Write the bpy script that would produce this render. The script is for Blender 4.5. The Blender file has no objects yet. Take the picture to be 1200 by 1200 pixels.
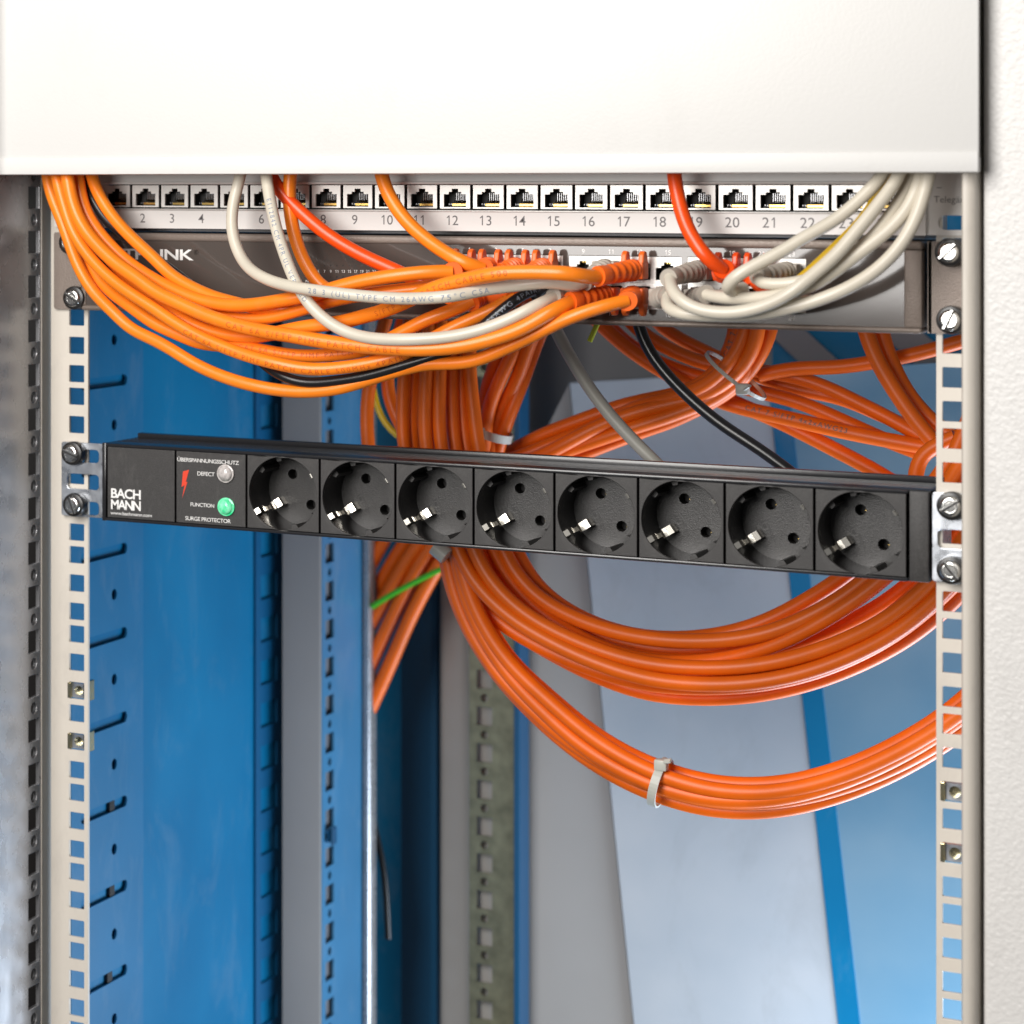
import bpy, bmesh, math, random
from mathutils import Vector, Matrix
from mathutils.geometry import delaunay_2d_cdt
R = math.radians
rnd = random.Random(7)
S = 0.001                                   # everything below is written in millimetres
scn = bpy.context.scene
COL = scn.collection

# ------------------------------------------------------------------ camera
TH = R(32.0); FPX = 3077.0; U0, V0 = -91.0, 218.0; CAM = (474.4, -1294.5, 0.0)
cd = bpy.data.cameras.new('camera'); cam = bpy.data.objects.new('camera', cd); COL.objects.link(cam)
cam.location = (CAM[0]*S, CAM[1]*S, 0); cam.rotation_euler = (R(90), 0, TH)
cd.sensor_width = 36; cd.lens = FPX/1200*36
cd.shift_x = (600-U0)/1200; cd.shift_y = -(600-V0)/1200
cd.clip_start = .02; cd.clip_end = 30
cd.dof.use_dof = True; cd.dof.focus_distance = 1.36; cd.dof.aperture_fstop = 10
scn.camera = cam
# ------------------------------------------------------------------ light
wd = bpy.data.worlds.new('World'); scn.world = wd; wd.use_nodes = True
wd.node_tree.nodes['Background'].inputs['Color'].default_value = (.80, .82, .86, 1)
wd.node_tree.nodes['Background'].inputs['Strength'].default_value = .10
def area(name, loc, target, sx, sy, power, col):
    l = bpy.data.lights.new(name, 'AREA'); l.shape = 'RECTANGLE'; l.size = sx*S; l.size_y = sy*S
    l.energy = power; l.color = col
    o = bpy.data.objects.new(name, l); COL.objects.link(o); o.location = Vector(loc)*S
    o.rotation_euler = (Vector(target)-Vector(loc)).to_track_quat('-Z', 'Y').to_euler(); return o
area('softbox', (-190, -1300, 400), (-10, 0, -140), 620, 1120, 31, (1, .97, .935))
area('cool_lamp', (335, 335, -650), (165, 120, -250), 420, 380, 7.8, (.72, .85, 1))
vs = scn.view_settings
vs.view_transform = 'Standard'; vs.look = 'None'; vs.exposure = 0; vs.gamma = 1; vs.use_curve_mapping = False

# ------------------------------------------------------------------ helpers
sT, cT = math.sin(TH), math.cos(TH)
def at(u, v, Y):                            # the point of depth Y that the photograph shows at u, v
    a = (u-U0)/FPX; rx, ry = -sT+a*cT, cT+a*sT; t = (Y-CAM[1])/ry
    return Vector((CAM[0]+t*rx, Y, (V0-v)/FPX*t))
def atx(u, X):                              # depth at which the plane x = X shows at column u
    a = (u-U0)/FPX; return CAM[1]+(X-CAM[0])/(-sT+a*cT)*(cT+a*sT)

W = {}
def empty(name, loc, label=None, cat=None, group=None):
    o = bpy.data.objects.new(name, None); COL.objects.link(o); o.location = Vector(loc)*S; W[o] = Vector(loc)
    o.empty_display_size = .01
    tag(o, label, cat, group); return o
def tag(o, label=None, cat=None, group=None, kind=None):
    if label: o['label'] = label
    if cat: o['category'] = cat
    if group: o['group'] = group
    if kind: o['kind'] = kind
    return o
def mk(name, pieces, m, parent=None, smooth=False, org=None, bev=0):
    """pieces: list of (verts mm, faces) in world coordinates -> ONE mesh object under parent"""
    base = W[parent] if parent is not None else Vector((0, 0, 0))
    org = Vector(org) if org is not None else base
    vs_, fs = [], []
    for v, f in pieces:
        n = len(vs_); vs_ += [((p[0]-org[0])*S, (p[1]-org[1])*S, (p[2]-org[2])*S) for p in v]
        fs += [tuple(i+n for i in q) for q in f]
    me = bpy.data.meshes.new(name); me.from_pydata(vs_, [], fs); me.validate(); me.update()
    bm = bmesh.new(); bm.from_mesh(me); bmesh.ops.recalc_face_normals(bm, faces=bm.faces); bm.to_mesh(me); bm.free()
    if m: me.materials.append(m)
    if smooth:
        me.polygons.foreach_set('use_smooth', [True]*len(me.polygons))
        try: me.set_sharp_from_angle(angle=R(42))
        except Exception: pass
    o = bpy.data.objects.new(name, me); COL.objects.link(o)
    o.location = (org-base)*S; W[o] = org
    if parent is not None: o.parent = parent
    if bev:
        d = o.modifiers.new('edge', 'BEVEL'); d.width = bev*S; d.segments = 2; d.limit_method = 'ANGLE'; d.angle_limit = R(50); d.use_clamp_overlap = False
    return o
def dup(root, loc=None, parent=None, label=None, group=None):
    c = root.copy(); COL.objects.link(c)
    if parent is not None: c.parent = parent
    if loc is not None: c.location = Vector(loc)*S
    if label: c['label'] = label
    if group: c['group'] = group
    for ch in list(root.children): dup(ch, None, c)
    return c
def box(x0, x1, y0, y1, z0, z1):
    v = [(x, y, z) for x in (x0, x1) for y in (y0, y1) for z in (z0, z1)]
    return v, [(0, 1, 3, 2), (4, 6, 7, 5), (0, 4, 5, 1), (2, 3, 7, 6), (0, 2, 6, 4), (1, 5, 7, 3)]
def rbox(x0, x1, y0, y1, z0, z1, b=.6, seg=2):
    bm = bmesh.new(); v, f = box(x0, x1, y0, y1, z0, z1)
    bv = [bm.verts.new(p) for p in v]; [bm.faces.new([bv[i] for i in q]) for q in f]
    bmesh.ops.bevel(bm, geom=list(bm.edges), offset=b, segments=seg, affect='EDGES', profile=.5)
    bm.verts.index_update(); r = [tuple(p.co) for p in bm.verts], [tuple(p.index for p in q.verts) for q in bm.faces]
    bm.free(); return r
def prof(pts, z0, z1, closed=True):         # plan outline (x, y) raised from z0 to z1
    n = len(pts); v = [(p[0], p[1], z0) for p in pts]+[(p[0], p[1], z1) for p in pts]
    f = [(i, (i+1) % n, (i+1) % n+n, i+n) for i in range(n if closed else n-1)]
    if closed: f += [tuple(range(n)), tuple(range(2*n-1, n-1, -1))]
    return v, f
def sheet(pts, t):                          # thin folded sheet: open plan polyline given thickness t
    a, b = [], []
    for i, p in enumerate(pts):
        p = Vector(p); d0 = (p-Vector(pts[i-1])).normalized() if i else None
        d1 = (Vector(pts[i+1])-p).normalized() if i < len(pts)-1 else None
        d0 = d0 or d1; d1 = d1 or d0
        n = Vector((-d0.y-d1.y, d0.x+d1.x)); n = n/n.length/max(.35, math.sqrt((1+d0.dot(d1))/2))
        a.append(tuple(p)); b.append(tuple(p+n*t))
    return a+b[::-1]
_eval = lambda o: bpy.data.meshes.new_from_object(o.evaluated_get(bpy.context.evaluated_depsgraph_get()))
def _grab(c):
    o = bpy.data.objects.new('tmp', c); COL.objects.link(o); bpy.context.view_layer.update()
    me = _eval(o); r = [tuple(v.co) for v in me.vertices], [tuple(p.vertices) for p in me.polygons]
    bpy.data.objects.remove(o); bpy.data.meshes.remove(me); bpy.data.curves.remove(c); return r
def plate(outer, holes, t, bev=0):          # flat plate in its own x, y with real holes; z from -t/2 to t/2
    loops = [list(outer)]+[list(h) for h in holes]; V, E = [], []
    for L in loops:
        n = len(V); V += [Vector(p) for p in L]; E += [(n+i, n+(i+1) % len(L)) for i in range(len(L))]
    ov, oe, of, *_ = delaunay_2d_cdt(V, E, [], 1, 1e-5)
    def inside(x, y, L):
        c = False; j = len(L)-1
        for i in range(len(L)):
            if (L[i][1] > y) != (L[j][1] > y) and x < (L[j][0]-L[i][0])*(y-L[i][1])/(L[j][1]-L[i][1])+L[i][0]: c = not c
            j = i
        return c
    bb = [(min(p[0] for p in L), max(p[0] for p in L), min(p[1] for p in L), max(p[1] for p in L), L) for L in loops[1:]]
    keep = []
    for f in of:
        x = sum(ov[i].x for i in f)/len(f); y = sum(ov[i].y for i in f)/len(f)
        if inside(x, y, loops[0]) and not any(q[0] < x < q[1] and q[2] < y < q[3] and inside(x, y, q[4]) for q in bb): keep.append(tuple(f))
    n = len(ov); v = [(p.x, p.y, -t/2) for p in ov]+[(p.x, p.y, t/2) for p in ov]
    cnt = {}
    for f in keep:
        for i in range(len(f)): e = (f[i], f[(i+1) % len(f)]); cnt[e] = 1
    fs = [f[::-1] for f in keep]+[tuple(i+n for i in f) for f in keep]
    fs += [(a, b, b+n, a+n) for a, b in cnt if (b, a) not in cnt]
    return v, fs
def front(p, y): return [(a, y+h, b) for a, b, h in p[0]], p[1]      # plate -> facing the viewer at depth y
def side(p, x): return [(x+h, a, b) for a, b, h in p[0]], p[1]       # plate -> facing sideways at x (plate x = depth)
def rect(x0, x1, y0, y1): return [(x0, y0), (x1, y0), (x1, y1), (x0, y1)]
def rrect(x0, x1, y0, y1, r, n=5):
    o = []
    for cx, cy, a in ((x1-r, y1-r, 0), (x0+r, y1-r, 90), (x0+r, y0+r, 180), (x1-r, y0+r, 270)):
        o += [(cx+r*math.cos(R(a+90*k/n)), cy+r*math.sin(R(a+90*k/n))) for k in range(n+1)]
    return o
def circ(cx, cy, r, n=24, ry=None): return [(cx+r*math.cos(2*math.pi*k/n), cy+(ry or r)*math.sin(2*math.pi*k/n)) for k in range(n)]
def lathe(pr, n=32, c=(0, 0, 0), caps=True):           # profile of (radius, y) about the y axis
    v, f = [], []
    for r, y in pr: v += [(c[0]+r*math.cos(2*math.pi*k/n), c[1]+y, c[2]+r*math.sin(2*math.pi*k/n)) for k in range(n)]
    for i in range(len(pr)-1): f += [(i*n+k, i*n+(k+1) % n, (i+1)*n+(k+1) % n, (i+1)*n+k) for k in range(n)]
    if caps and pr[-1][0] > 0: f.append(tuple((len(pr)-1)*n+k for k in range(n)))
    if caps and pr[0][0] > 0: f.append(tuple(range(n)))
    return v, f
_tc = {}
def text(s, h, bold=0, xs=1.0, space=1.0, cuts=0):  # flat lettering: cap height h, starts at x = 0 on the base line
    k = (s, h, bold, xs, space, cuts)
    if k not in _tc:
        c = bpy.data.curves.new('tmp', 'FONT'); c.body = s; c.size = h/.70; c.space_character = space; c.offset = bold; c.resolution_u = 4
        v, f = _grab(c)
        if cuts:
            bm = bmesh.new(); bv = [bm.verts.new(p) for p in v]
            for q in f:
                try: bm.faces.new([bv[i] for i in q])
                except ValueError: pass
            for j in range(cuts): bmesh.ops.bisect_plane(bm, geom=list(bm.verts)+list(bm.edges)+list(bm.faces), plane_co=(0, h*(-.2+1.3*j/(cuts-1)), 0), plane_no=(0, 1, 0))
            bm.verts.index_update(); v = [tuple(p.co) for p in bm.verts]; f = [tuple(p.index for p in q.verts) for q in bm.faces]; bm.free()
        _tc[k] = ([(x*xs, y) for x, y, _ in v], f, max([x*xs for x, _, _ in v] or [0]))
    return _tc[k]
def label_at(s, h, x, z, y, bold=0, xs=1.0, space=1.0, align='c', rot=0):
    v, f, w = text(s, h, bold, xs, space); o = {'c': -w/2, 'l': 0, 'r': -w}[align]; ca, sa = math.cos(rot), math.sin(rot)
    return [(x+(a+o)*ca-(b-h/2)*sa, y, z+(a+o)*sa+(b-h/2)*ca) for a, b in v], f
def number(s_, h, x, z, y, bold=0):
    ad = h*.74; out = []; x0 = x-ad*(len(s_)-1)/2
    for i, ch in enumerate(s_):
        cx = x0+ad*i
        if ch == '1':
            w = h*.085+bold; p = [(cx+.12*h-w, -.5), (cx+.12*h+w*.3, -.5), (cx+.12*h+w*.3, .5), (cx+.12*h-w*.7, .5), (cx-.16*h, .30), (cx-.16*h, .19), (cx+.12*h-w, .31)]
            out.append(([(a, y, z+b*h) for a, b in p], [(0, 1, 2, 3, 6), (3, 4, 5, 6)]))
        else: out.append(label_at(ch, h, cx, z, y, bold))
    v, f = [], []
    for a, b in out: n = len(v); v += a; f += [tuple(i+n for i in q) for q in b]
    return v, f
def catmull(pts, step=2.5):
    P = [Vector(p) for p in pts]; P = [P[0]*2-P[1]]+P+[P[-1]*2-P[-2]]; out = []
    for i in range(1, len(P)-2):
        n = max(2, int((P[i+1]-P[i]).length/step))
        a, b, c, d = P[i-1:i+3]
        t0 = 0; t1 = (b-a).length**.5+1e-4; t2 = t1+(c-b).length**.5+1e-4; t3 = t2+(d-c).length**.5+1e-4
        for k in range(n):
            t = t1+(t2-t1)*k/n
            A1 = a*((t1-t)/t1)+b*(t/t1); A2 = b*((t2-t)/(t2-t1))+c*((t-t1)/(t2-t1)); A3 = c*((t3-t)/(t3-t2))+d*((t-t2)/(t3-t2))
            B1 = A1*((t2-t)/t2)+A2*(t/t2); B2 = A2*((t3-t)/(t3-t1))+A3*((t-t1)/(t3-t1))
            out.append(B1*((t2-t)/(t2-t1))+B2*((t-t1)/(t2-t1)))
    out.append(P[-2]); return out
def smooth_path(p, it=6):
    p = [q.copy() for q in p]
    for _ in range(it): p = [p[0]]+[p[i]*.5+(p[i-1]+p[i+1])*.25 for i in range(1, len(p)-1)]+[p[-1]]
    return p
def tube(path, rad, n=14, flat=1.0):
    P = path; v, f = [], []; N = None
    for i, p in enumerate(P):
        T = (P[min(i+1, len(P)-1)]-P[max(i-1, 0)]).normalized()
        if N is None: N = T.orthogonal().normalized()
        N = (N-T*N.dot(T)).normalized(); B = T.cross(N); r = rad[i] if isinstance(rad, (list, tuple)) else rad
        v += [tuple(p+(N*math.cos(2*math.pi*k/n)+B*math.sin(2*math.pi*k/n)*flat)*r) for k in range(n)]
    for i in range(len(P)-1): f += [(i*n+k, i*n+(k+1) % n, (i+1)*n+(k+1) % n, (i+1)*n+k) for k in range(n)]
    f += [tuple(range(n)), tuple((len(P)-1)*n+k for k in range(n))]
    return v, f
def wrap_text(path, s, h, start, r, bold=.0, space=1.15, tilt=0.0):   # lettering printed round a cable jacket
    v, f, w = text(s, h, bold, 1.0, space, 8); L = [0.0]
    for i in range(1, len(path)): L.append(L[-1]+(path[i]-path[i-1]).length)
    out = []; C = Vector(CAM)
    import bisect
    for a, b in v:
        d = min(max(start+a, 0), L[-1]-.01); i = min(max(bisect.bisect_right(L, d)-1, 0), len(path)-2)
        t = (d-L[i])/max(1e-6, L[i+1]-L[i]); p = path[i].lerp(path[i+1], t)
        T = (path[min(i+2, len(path)-1)]-path[max(i-1, 0)]).normalized(); N = C-p; N = (N-T*N.dot(T)).normalized(); U = N.cross(T)
        ph = (b-h/2)/r+tilt; out.append(tuple(p+(N*math.cos(ph)+U*math.sin(ph))*(r+.06)))
    return out, f

# ------------------------------------------------------------------ materials
def mat(name, col, rough=.5, metal=0, bump=0, bscale=300, var=0, vscale=40, spec=.5, coat=0, emit=0, col2=None, det=3, tr=0, brough=0, dust=0, dcol=(.55, .53, .50), dscale=55):
    m = bpy.data.materials.new(name); m.use_nodes = True; nt = m.node_tree; b = nt.nodes['Principled BSDF']
    b.inputs['Base Color'].default_value = (*col, 1); b.inputs['Roughness'].default_value = rough; b.inputs['Metallic'].default_value = metal
    b.inputs['Specular IOR Level'].default_value = spec; b.inputs['Coat Weight'].default_value = coat
    b.inputs['Transmission Weight'].default_value = tr
    if emit: b.inputs['Emission Color'].default_value = (*col, 1); b.inputs['Emission Strength'].default_value = emit
    tc = nt.nodes.new('ShaderNodeTexCoord')
    if var or brough:
        n = nt.nodes.new('ShaderNodeTexNoise'); n.inputs['Scale'].default_value = vscale; n.inputs['Detail'].default_value = 5
        nt.links.new(tc.outputs['Object'], n.inputs['Vector'])
        if var:
            r = nt.nodes.new('ShaderNodeValToRGB'); r.color_ramp.elements[0].position = .32; r.color_ramp.elements[1].position = .68
            c2 = col2 or tuple(c*(1-var) for c in col)
            r.color_ramp.elements[0].color = (*c2, 1); r.color_ramp.elements[1].color = (*col, 1)
            nt.links.new(n.outputs['Fac'], r.inputs['Fac']); nt.links.new(r.outputs['Color'], b.inputs['Base Color'])
        if brough:
            mr = nt.nodes.new('ShaderNodeMapRange'); mr.inputs['To Min'].default_value = rough-brough; mr.inputs['To Max'].default_value = rough+brough
            nt.links.new(n.outputs['Fac'], mr.inputs['Value']); nt.links.new(mr.outputs['Result'], b.inputs['Roughness'])
    if dust:
        n3 = nt.nodes.new('ShaderNodeTexNoise'); n3.inputs['Scale'].default_value = dscale; n3.inputs['Detail'].default_value = 9; n3.inputs['Roughness'].default_value = .72; n3.inputs['Distortion'].default_value = .6
        mp = nt.nodes.new('ShaderNodeMapping'); mp.inputs['Scale'].default_value = (1, 1, .45); mp.inputs['Rotation'].default_value = (.3, .5, 0)
        nt.links.new(tc.outputs['Object'], mp.inputs['Vector']); nt.links.new(mp.outputs['Vector'], n3.inputs['Vector'])
        m3 = nt.nodes.new('ShaderNodeMapRange'); m3.inputs['From Min'].default_value = .52; m3.inputs['From Max'].default_value = .78; m3.inputs['To Max'].default_value = dust
        nt.links.new(n3.outputs['Fac'], m3.inputs['Value'])
        mx = nt.nodes.new('ShaderNodeMix'); mx.data_type = 'RGBA'; mx.inputs['B'].default_value = (*dcol, 1); mx.inputs['A'].default_value = (*col, 1)
        if b.inputs['Base Color'].links: nt.links.new(b.inputs['Base Color'].links[0].from_socket, mx.inputs['A'])
        nt.links.new(m3.outputs['Result'], mx.inputs['Factor']); nt.links.new(mx.outputs['Result'], b.inputs['Base Color'])
    if bump:
        n2 = nt.nodes.new('ShaderNodeTexNoise'); n2.inputs['Scale'].default_value = bscale; n2.inputs['Detail'].default_value = det
        nt.links.new(tc.outputs['Object'], n2.inputs['Vector'])
        bp = nt.nodes.new('ShaderNodeBump'); bp.inputs['Strength'].default_value = bump; bp.inputs['Distance'].default_value = .0006
        nt.links.new(n2.outputs['Fac'], bp.inputs['Height']); nt.links.new(bp.outputs['Normal'], b.inputs['Normal'])
    return m
M = dict(
    rail=mat('cream_paint', (.62, .57, .50), .42, dust=.3, dcol=(.34, .31, .28), dscale=70, bump=.04, bscale=900, var=.05, vscale=25),
    white=mat('light_grey_textured_paint', (.66, .645, .625), .42, bump=.8, bscale=480, det=2, dust=.30, dcol=(.40, .38, .36), dscale=30, brough=.08, vscale=20),
    zinc=mat('zinc_plate', (.66, .69, .74), .30, .95, bump=.05, bscale=500, var=.22, vscale=160, brough=.12),
    galv=mat('galvanised_steel', (.44, .44, .455), .28, .6, bump=.06, bscale=260, var=.15, vscale=60, brough=.1),
    steel=mat('bright_screw_steel', (.78, .77, .74), .2, 1, bump=.05, bscale=900, var=.2, vscale=300),
    dark=mat('black_plastic_and_shade', (.014, .013, .013), .32),
    olive=mat('yellow_zinc', (.34, .31, .19), .36, .7, var=.4, vscale=90),
    nut=mat('chromated_nut_steel', (.62, .50, .25), .24, 1, var=.5, vscale=260, col2=(.42, .44, .34)),
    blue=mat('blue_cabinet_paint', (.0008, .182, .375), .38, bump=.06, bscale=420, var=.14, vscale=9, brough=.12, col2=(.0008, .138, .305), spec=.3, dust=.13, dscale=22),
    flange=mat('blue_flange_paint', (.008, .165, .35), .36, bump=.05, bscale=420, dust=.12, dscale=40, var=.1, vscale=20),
    navy=mat('dark_blue_paint_and_shade', (.006, .075, .17), .4),
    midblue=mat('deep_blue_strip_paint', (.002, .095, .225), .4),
    pblue=mat('pale_blue_post_paint', (.05, .215, .40), .36, dust=.15, bump=.05, bscale=420, var=.12, vscale=18),
    blueq=mat('pale_blue_panel', (.22, .35, .45), .26, var=.25, vscale=6, col2=(.10, .26, .40)),
    grey=mat('light_grey_panel', (.53, .56, .59), .25, bump=.02, bscale=300, var=.16, vscale=5, col2=(.36, .42, .48), dust=.35, dcol=(.22, .22, .22), dscale=14),
    beige=mat('warm_grey_panel', (.38, .37, .355), .4, var=.08, vscale=8),
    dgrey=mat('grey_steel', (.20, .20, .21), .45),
    panel=mat('patch_panel_paint', (.70, .675, .65), .36, bump=.03, bscale=900),
    pmetal=mat('port_die_cast', (.66, .64, .61), .38, .42, bump=.03, bscale=600),
    gold=mat('gold_contact', (.62, .42, .13), .25, 1),
    hole=mat('dark_cavity', (.012, .011, .010), .6),
    taupe=mat('taupe_switch_paint', (.205, .165, .14), .42, .25, bump=.35, bscale=1500, det=2),
    gloss=mat('glossy_switch_plate', (.085, .070, .062), .09, 0, bump=.012, bscale=60, var=.06, vscale=30, spec=.55),
    pdu=mat('black_grained_plastic', (.046, .0435, .0425), .50, var=.42, vscale=1700, dust=.05, dscale=160, bump=.30, bscale=2300, det=2, spec=.45),
    pdum=mat('black_anodised_aluminium', (.016, .016, .018), .24, spec=.6, bump=.03, bscale=400),
    well=mat('black_socket_plastic', (.038, .036, .035), .32, var=.4, vscale=1700, dust=.05, dscale=120, bump=.22, bscale=2300, det=2),
    wall_=mat('glossy_socket_wall', (.012, .011, .011), .16),
    nickel=mat('nickel_contact', (.88, .84, .76), .22, 1),
    print_=mat('white_print', (.80, .79, .77), .5),
    dprint=mat('dark_grey_print', (.13, .12, .12), .5),
    red=mat('red_print', (.70, .045, .012), .5),
    lens=mat('clear_lens', (.62, .58, .56), .10, spec=.6, var=.5, vscale=420),
    green=mat('green_lamp_lens', (.02, .62, .24), .08, emit=.14, var=.6, vscale=380, col2=(.30, .85, .55)),
    orange=mat('orange_jacket', (.95, .235, .012), .34, bump=.05, bscale=350, var=.10, vscale=50, spec=.45, dust=.05, dscale=80),
    orange2=mat('orange_install_jacket', (.90, .150, .003), .42, bump=.08, bscale=260, var=.24, vscale=26, spec=.42, dust=.06, dcol=(.55, .30, .15), dscale=60),
    redor=mat('red_orange_jacket', (.86, .075, .004), .34, bump=.04, bscale=350, var=.08, vscale=50),
    plugor=mat('orange_plug_plastic', (.90, .145, .012), .42, bump=.05, bscale=500),
    cream=mat('off_white_jacket', (.63, .575, .475), .34, bump=.04, bscale=350, var=.08, vscale=60),
    plugw=mat('off_white_plug', (.42, .375, .32), .45, bump=.05, bscale=500),
    black=mat('black_jacket', (.012, .012, .013), .28, bump=.06, bscale=350),
    greyc=mat('grey_jacket', (.36, .35, .31), .45),
    yellow=mat('yellow_jacket', (.80, .50, .01), .4),
    greenw=mat('green_yellow_wire', (.06, .42, .015), .4),
    tie=mat('natural_nylon', (.50, .50, .45), .4, spec=.4),
    clear=mat('clear_plug_body', (.16, .15, .13), .08, spec=.7),
    oprint=mat('faded_jacket_print', (.60, .10, .006), .5),
    bprint=mat('blue_jacket_print', (.20, .24, .32), .5),
    gprint=mat('grey_jacket_print', (.22, .25, .30), .5),
    smark=mat('embossed_mark', (.012, .011, .011), .5),
    hood=mat('smooth_grey_paint', (.68, .67, .65), .45, dust=.16, dcol=(.42, .40, .38), dscale=16, bump=.12, bscale=620, det=2),
)

# ------------------------------------------------------------------ cabinet (structure of the picture)
ZB, ZT = -640, 160
cab = empty('server_cabinet', (0, 0, ZB), 'open blue and grey steel server cabinet that holds all the equipment and cables', 'cabinet')
XW = -252.0
yf0, yf1 = atx(103, XW)-25, atx(163, XW)
ywall1 = atx(300, XW)
mk('side_wall', [box(XW-1.6, XW, 15, ywall1+90, ZB, ZT)], M['blue'], cab)
# slotted flange in front of the wall
holes = []
for k in range(-2, 12):
    zc = -90.5-50*k
    holes.append(circ(atx(135, XW+3.4), zc, 3.3, 20))
    zs = -114.8-50*k
    a, b = atx(96, XW+3.4), atx(150, XW+3.4)
    holes.append(rrect(a, b, zs-3.3, zs+3.3, 3.2))
mk('slotted_flange', [side(plate(rect(yf0, yf1, ZB+1, ZT-1), holes, 1.6), XW+2.0)], M['flange'], cab)
for k, f in ((0, .35), (6, .55), (7, .55), (8, .5), (9, .5)):       # bolts seen in the slots
    yy = atx(96+54*f+8, XW+3.4); zs = -114.8-50*(k-1)
    mk('slot_bolt', [rbox(XW+.1, XW+2.2, yy-3.2, yy+3.2, zs-3.1, zs+3.1, .3, 1)], M['dark'], cab)
# perforated strip further back on the same wall
y0, y1 = atx(299, XW+1.2), atx(331, XW+1.2)
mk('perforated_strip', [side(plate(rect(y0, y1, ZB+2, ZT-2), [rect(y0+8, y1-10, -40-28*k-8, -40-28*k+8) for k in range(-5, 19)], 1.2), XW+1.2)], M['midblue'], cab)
# left front post: perforated side face, folded front
XP = -256.0
pp = [rect(-7-6.2, -7+6.2, z-6.2, z+6.2) for z in [-(231.7-218)/2.08-25*k for k in range(-6, 26)]]
pp += [circ(-7, z-12.5, 3.3, 20) for z in [-(231.7-218)/2.08-25*k for k in range(-6, 26)]]
post = mk('corner_post', [side(plate(rect(-75, 12, ZB+3, ZT-3), pp, 2.4, .4), XP-1.2)], M['galv'], cab, bev=.3)
mk('post_return', [box(XP-2.4, XP+.5, 12.2, 14.4, ZB+3, ZT-3)], M['rail'], post)
mk('post_back', [box(XP-34, XP-2.6, 12.2, 14.4, ZB+3, ZT-3)], M['dark'], post)  # near-black sheet: the shade inside the post put into the colour
mk('post_edge', [box(XP-1, XP+.5, 1.2, 12.1, ZB+3, ZT-3)], M['rail'], post)
mk('post_inside', [box(XP-34, XP-32, -75, 12, ZB+3, ZT-3)], M['dark'], post)
# right front post with rounded groove and the wide textured front
pl = [(243.8, -10), (243.8, -38.6), (244.6, -40), (245.8, -40)]
pl += [(245.8+4.6*math.sin(R(a)), -35.4-4.6*math.cos(R(a))) for a in range(10, 91, 10)] + [(250.4, -8), (248.4, -8), (248.4, -10)]
rp = mk('corner_post', [prof(pl, ZB+3, ZT-3)], M['rail'], cab, smooth=True)
pl = [(252.0, -8)]+[(252.0+3-3*math.cos(R(a)), -31-3*math.sin(R(a))) for a in range(0, 91, 15)]+[(345, -34), (345, -8)]
mk('front_cover', [prof(pl, ZB+3, ZT-3)], M['white'], rp, smooth=True)
# added upper cross member, invented to fill the blank top: folded sheet with a hem, behind it the cables rise
hd = [(-300, -44), (-300, -47), (252.5, -47), (252.5, -44)]
hm = mk('added_header', [rbox(-330, 252.6, -47.2, -44.6, 6.0, 150, .8)], M['hood'], cab, smooth=True)
mk('hem', [rbox(-330, 252.5, -48.1, -47.3, 6.3, 15.5, .38), rbox(-330, 252.5, -44.5, -42.6, 6.4, 13, .4)], M['hood'], hm, smooth=True)
mk('added_header_return', [rbox(-330, 252.6, -44.4, -30, 148, 150, .6)], M['hood'], hm)
# rear left post, channel section
XR = at(375, 600, 300).x
yl = atx(425, XR)
fl = rect(at(331, 600, 300).x, XR, ZB+2, ZT-2)
rear = mk('rear_post', [front(plate(fl, [], 1.8), 301)], M['beige'], cab)
sq = [rect(300+9, 300+23, z-6.3, z+6.3) for z in [-(608.7-218)/1.8-25*k for k in range(-16, 17)]]
sq += [circ(316, z-12.5, 2.8, 14) for z in [-(608.7-218)/1.8-25*k for k in range(-16, 17)]]
mk('post_side', [side(plate(rect(303, yl, ZB+2, ZT-2), sq, 1.8, .3), XR-.9)], M['pblue'], rear)
mk('post_filler', [box(XR-5, XR-3.5, 303, yl-2, ZB+2, ZT-2)], M['galv'], rear)
lx = at(435.5, 600, yl+1).x
mk('post_lip', [prof([(XR+.6, yl-1), (XR+1.4, yl-2), (lx-1.2, yl-2), (lx, yl-.6), (lx, yl+9), (XR+.6, yl+9)], ZB+2, ZT-2)], M['galv'], rear, smooth=True)
# back wall pieces
mk('back_wall', [box(-330, at(545, 600, 505).x, 505, 507, ZB, ZT)], M['blue'], cab)
mk('back_wall', [box(at(545, 600, 505).x+.5, 330, 515, 517, ZB, ZT)], M['dgrey'], cab)
mk('back_strip', [prof([(at(470, 600, 495).x, 495), (at(505, 600, 470).x, 470), (at(512, 600, 470).x, 470), (at(512, 600, 470).x, 498), (at(470, 600, 495).x, 498)], ZB+2, ZT-2)], M['navy'], cab)  # navy strip puts the shadow on the back wall into its colour
mk('back_strip', [rbox(at(513, 600, 440).x, at(549, 600, 440).x, 440, 480, ZB+2, ZT-2, 6, 3)], M['beige'], cab, smooth=True)
ox0, ox1 = at(550.5, 600, 424).x, at(603, 600, 424).x
hx = at(568, 600, 424).x
hz = [-(838.7-218)/1.72-25*k for k in range(-20, 12)]
orail = mk('rear_rail', [front(plate(rect(ox0, ox1, ZB+3, ZT-3), [rect(hx-5.6, hx+5.6, z-6.3, z+6.3) for z in hz]+[circ(hx, z-12.5, 2.8, 14) for z in hz], 1.8), 424)], M['olive'], cab)
mk('rail_edge', [rbox(ox1+.3, at(611, 600, 424).x, 421, 440, ZB+3, ZT-3, .8)], M['navy'], orail)
mk('rail_filler', [box(ox0, ox1, 432, 433.5, ZB+3, ZT-3)], M['beige'], orail)
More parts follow.
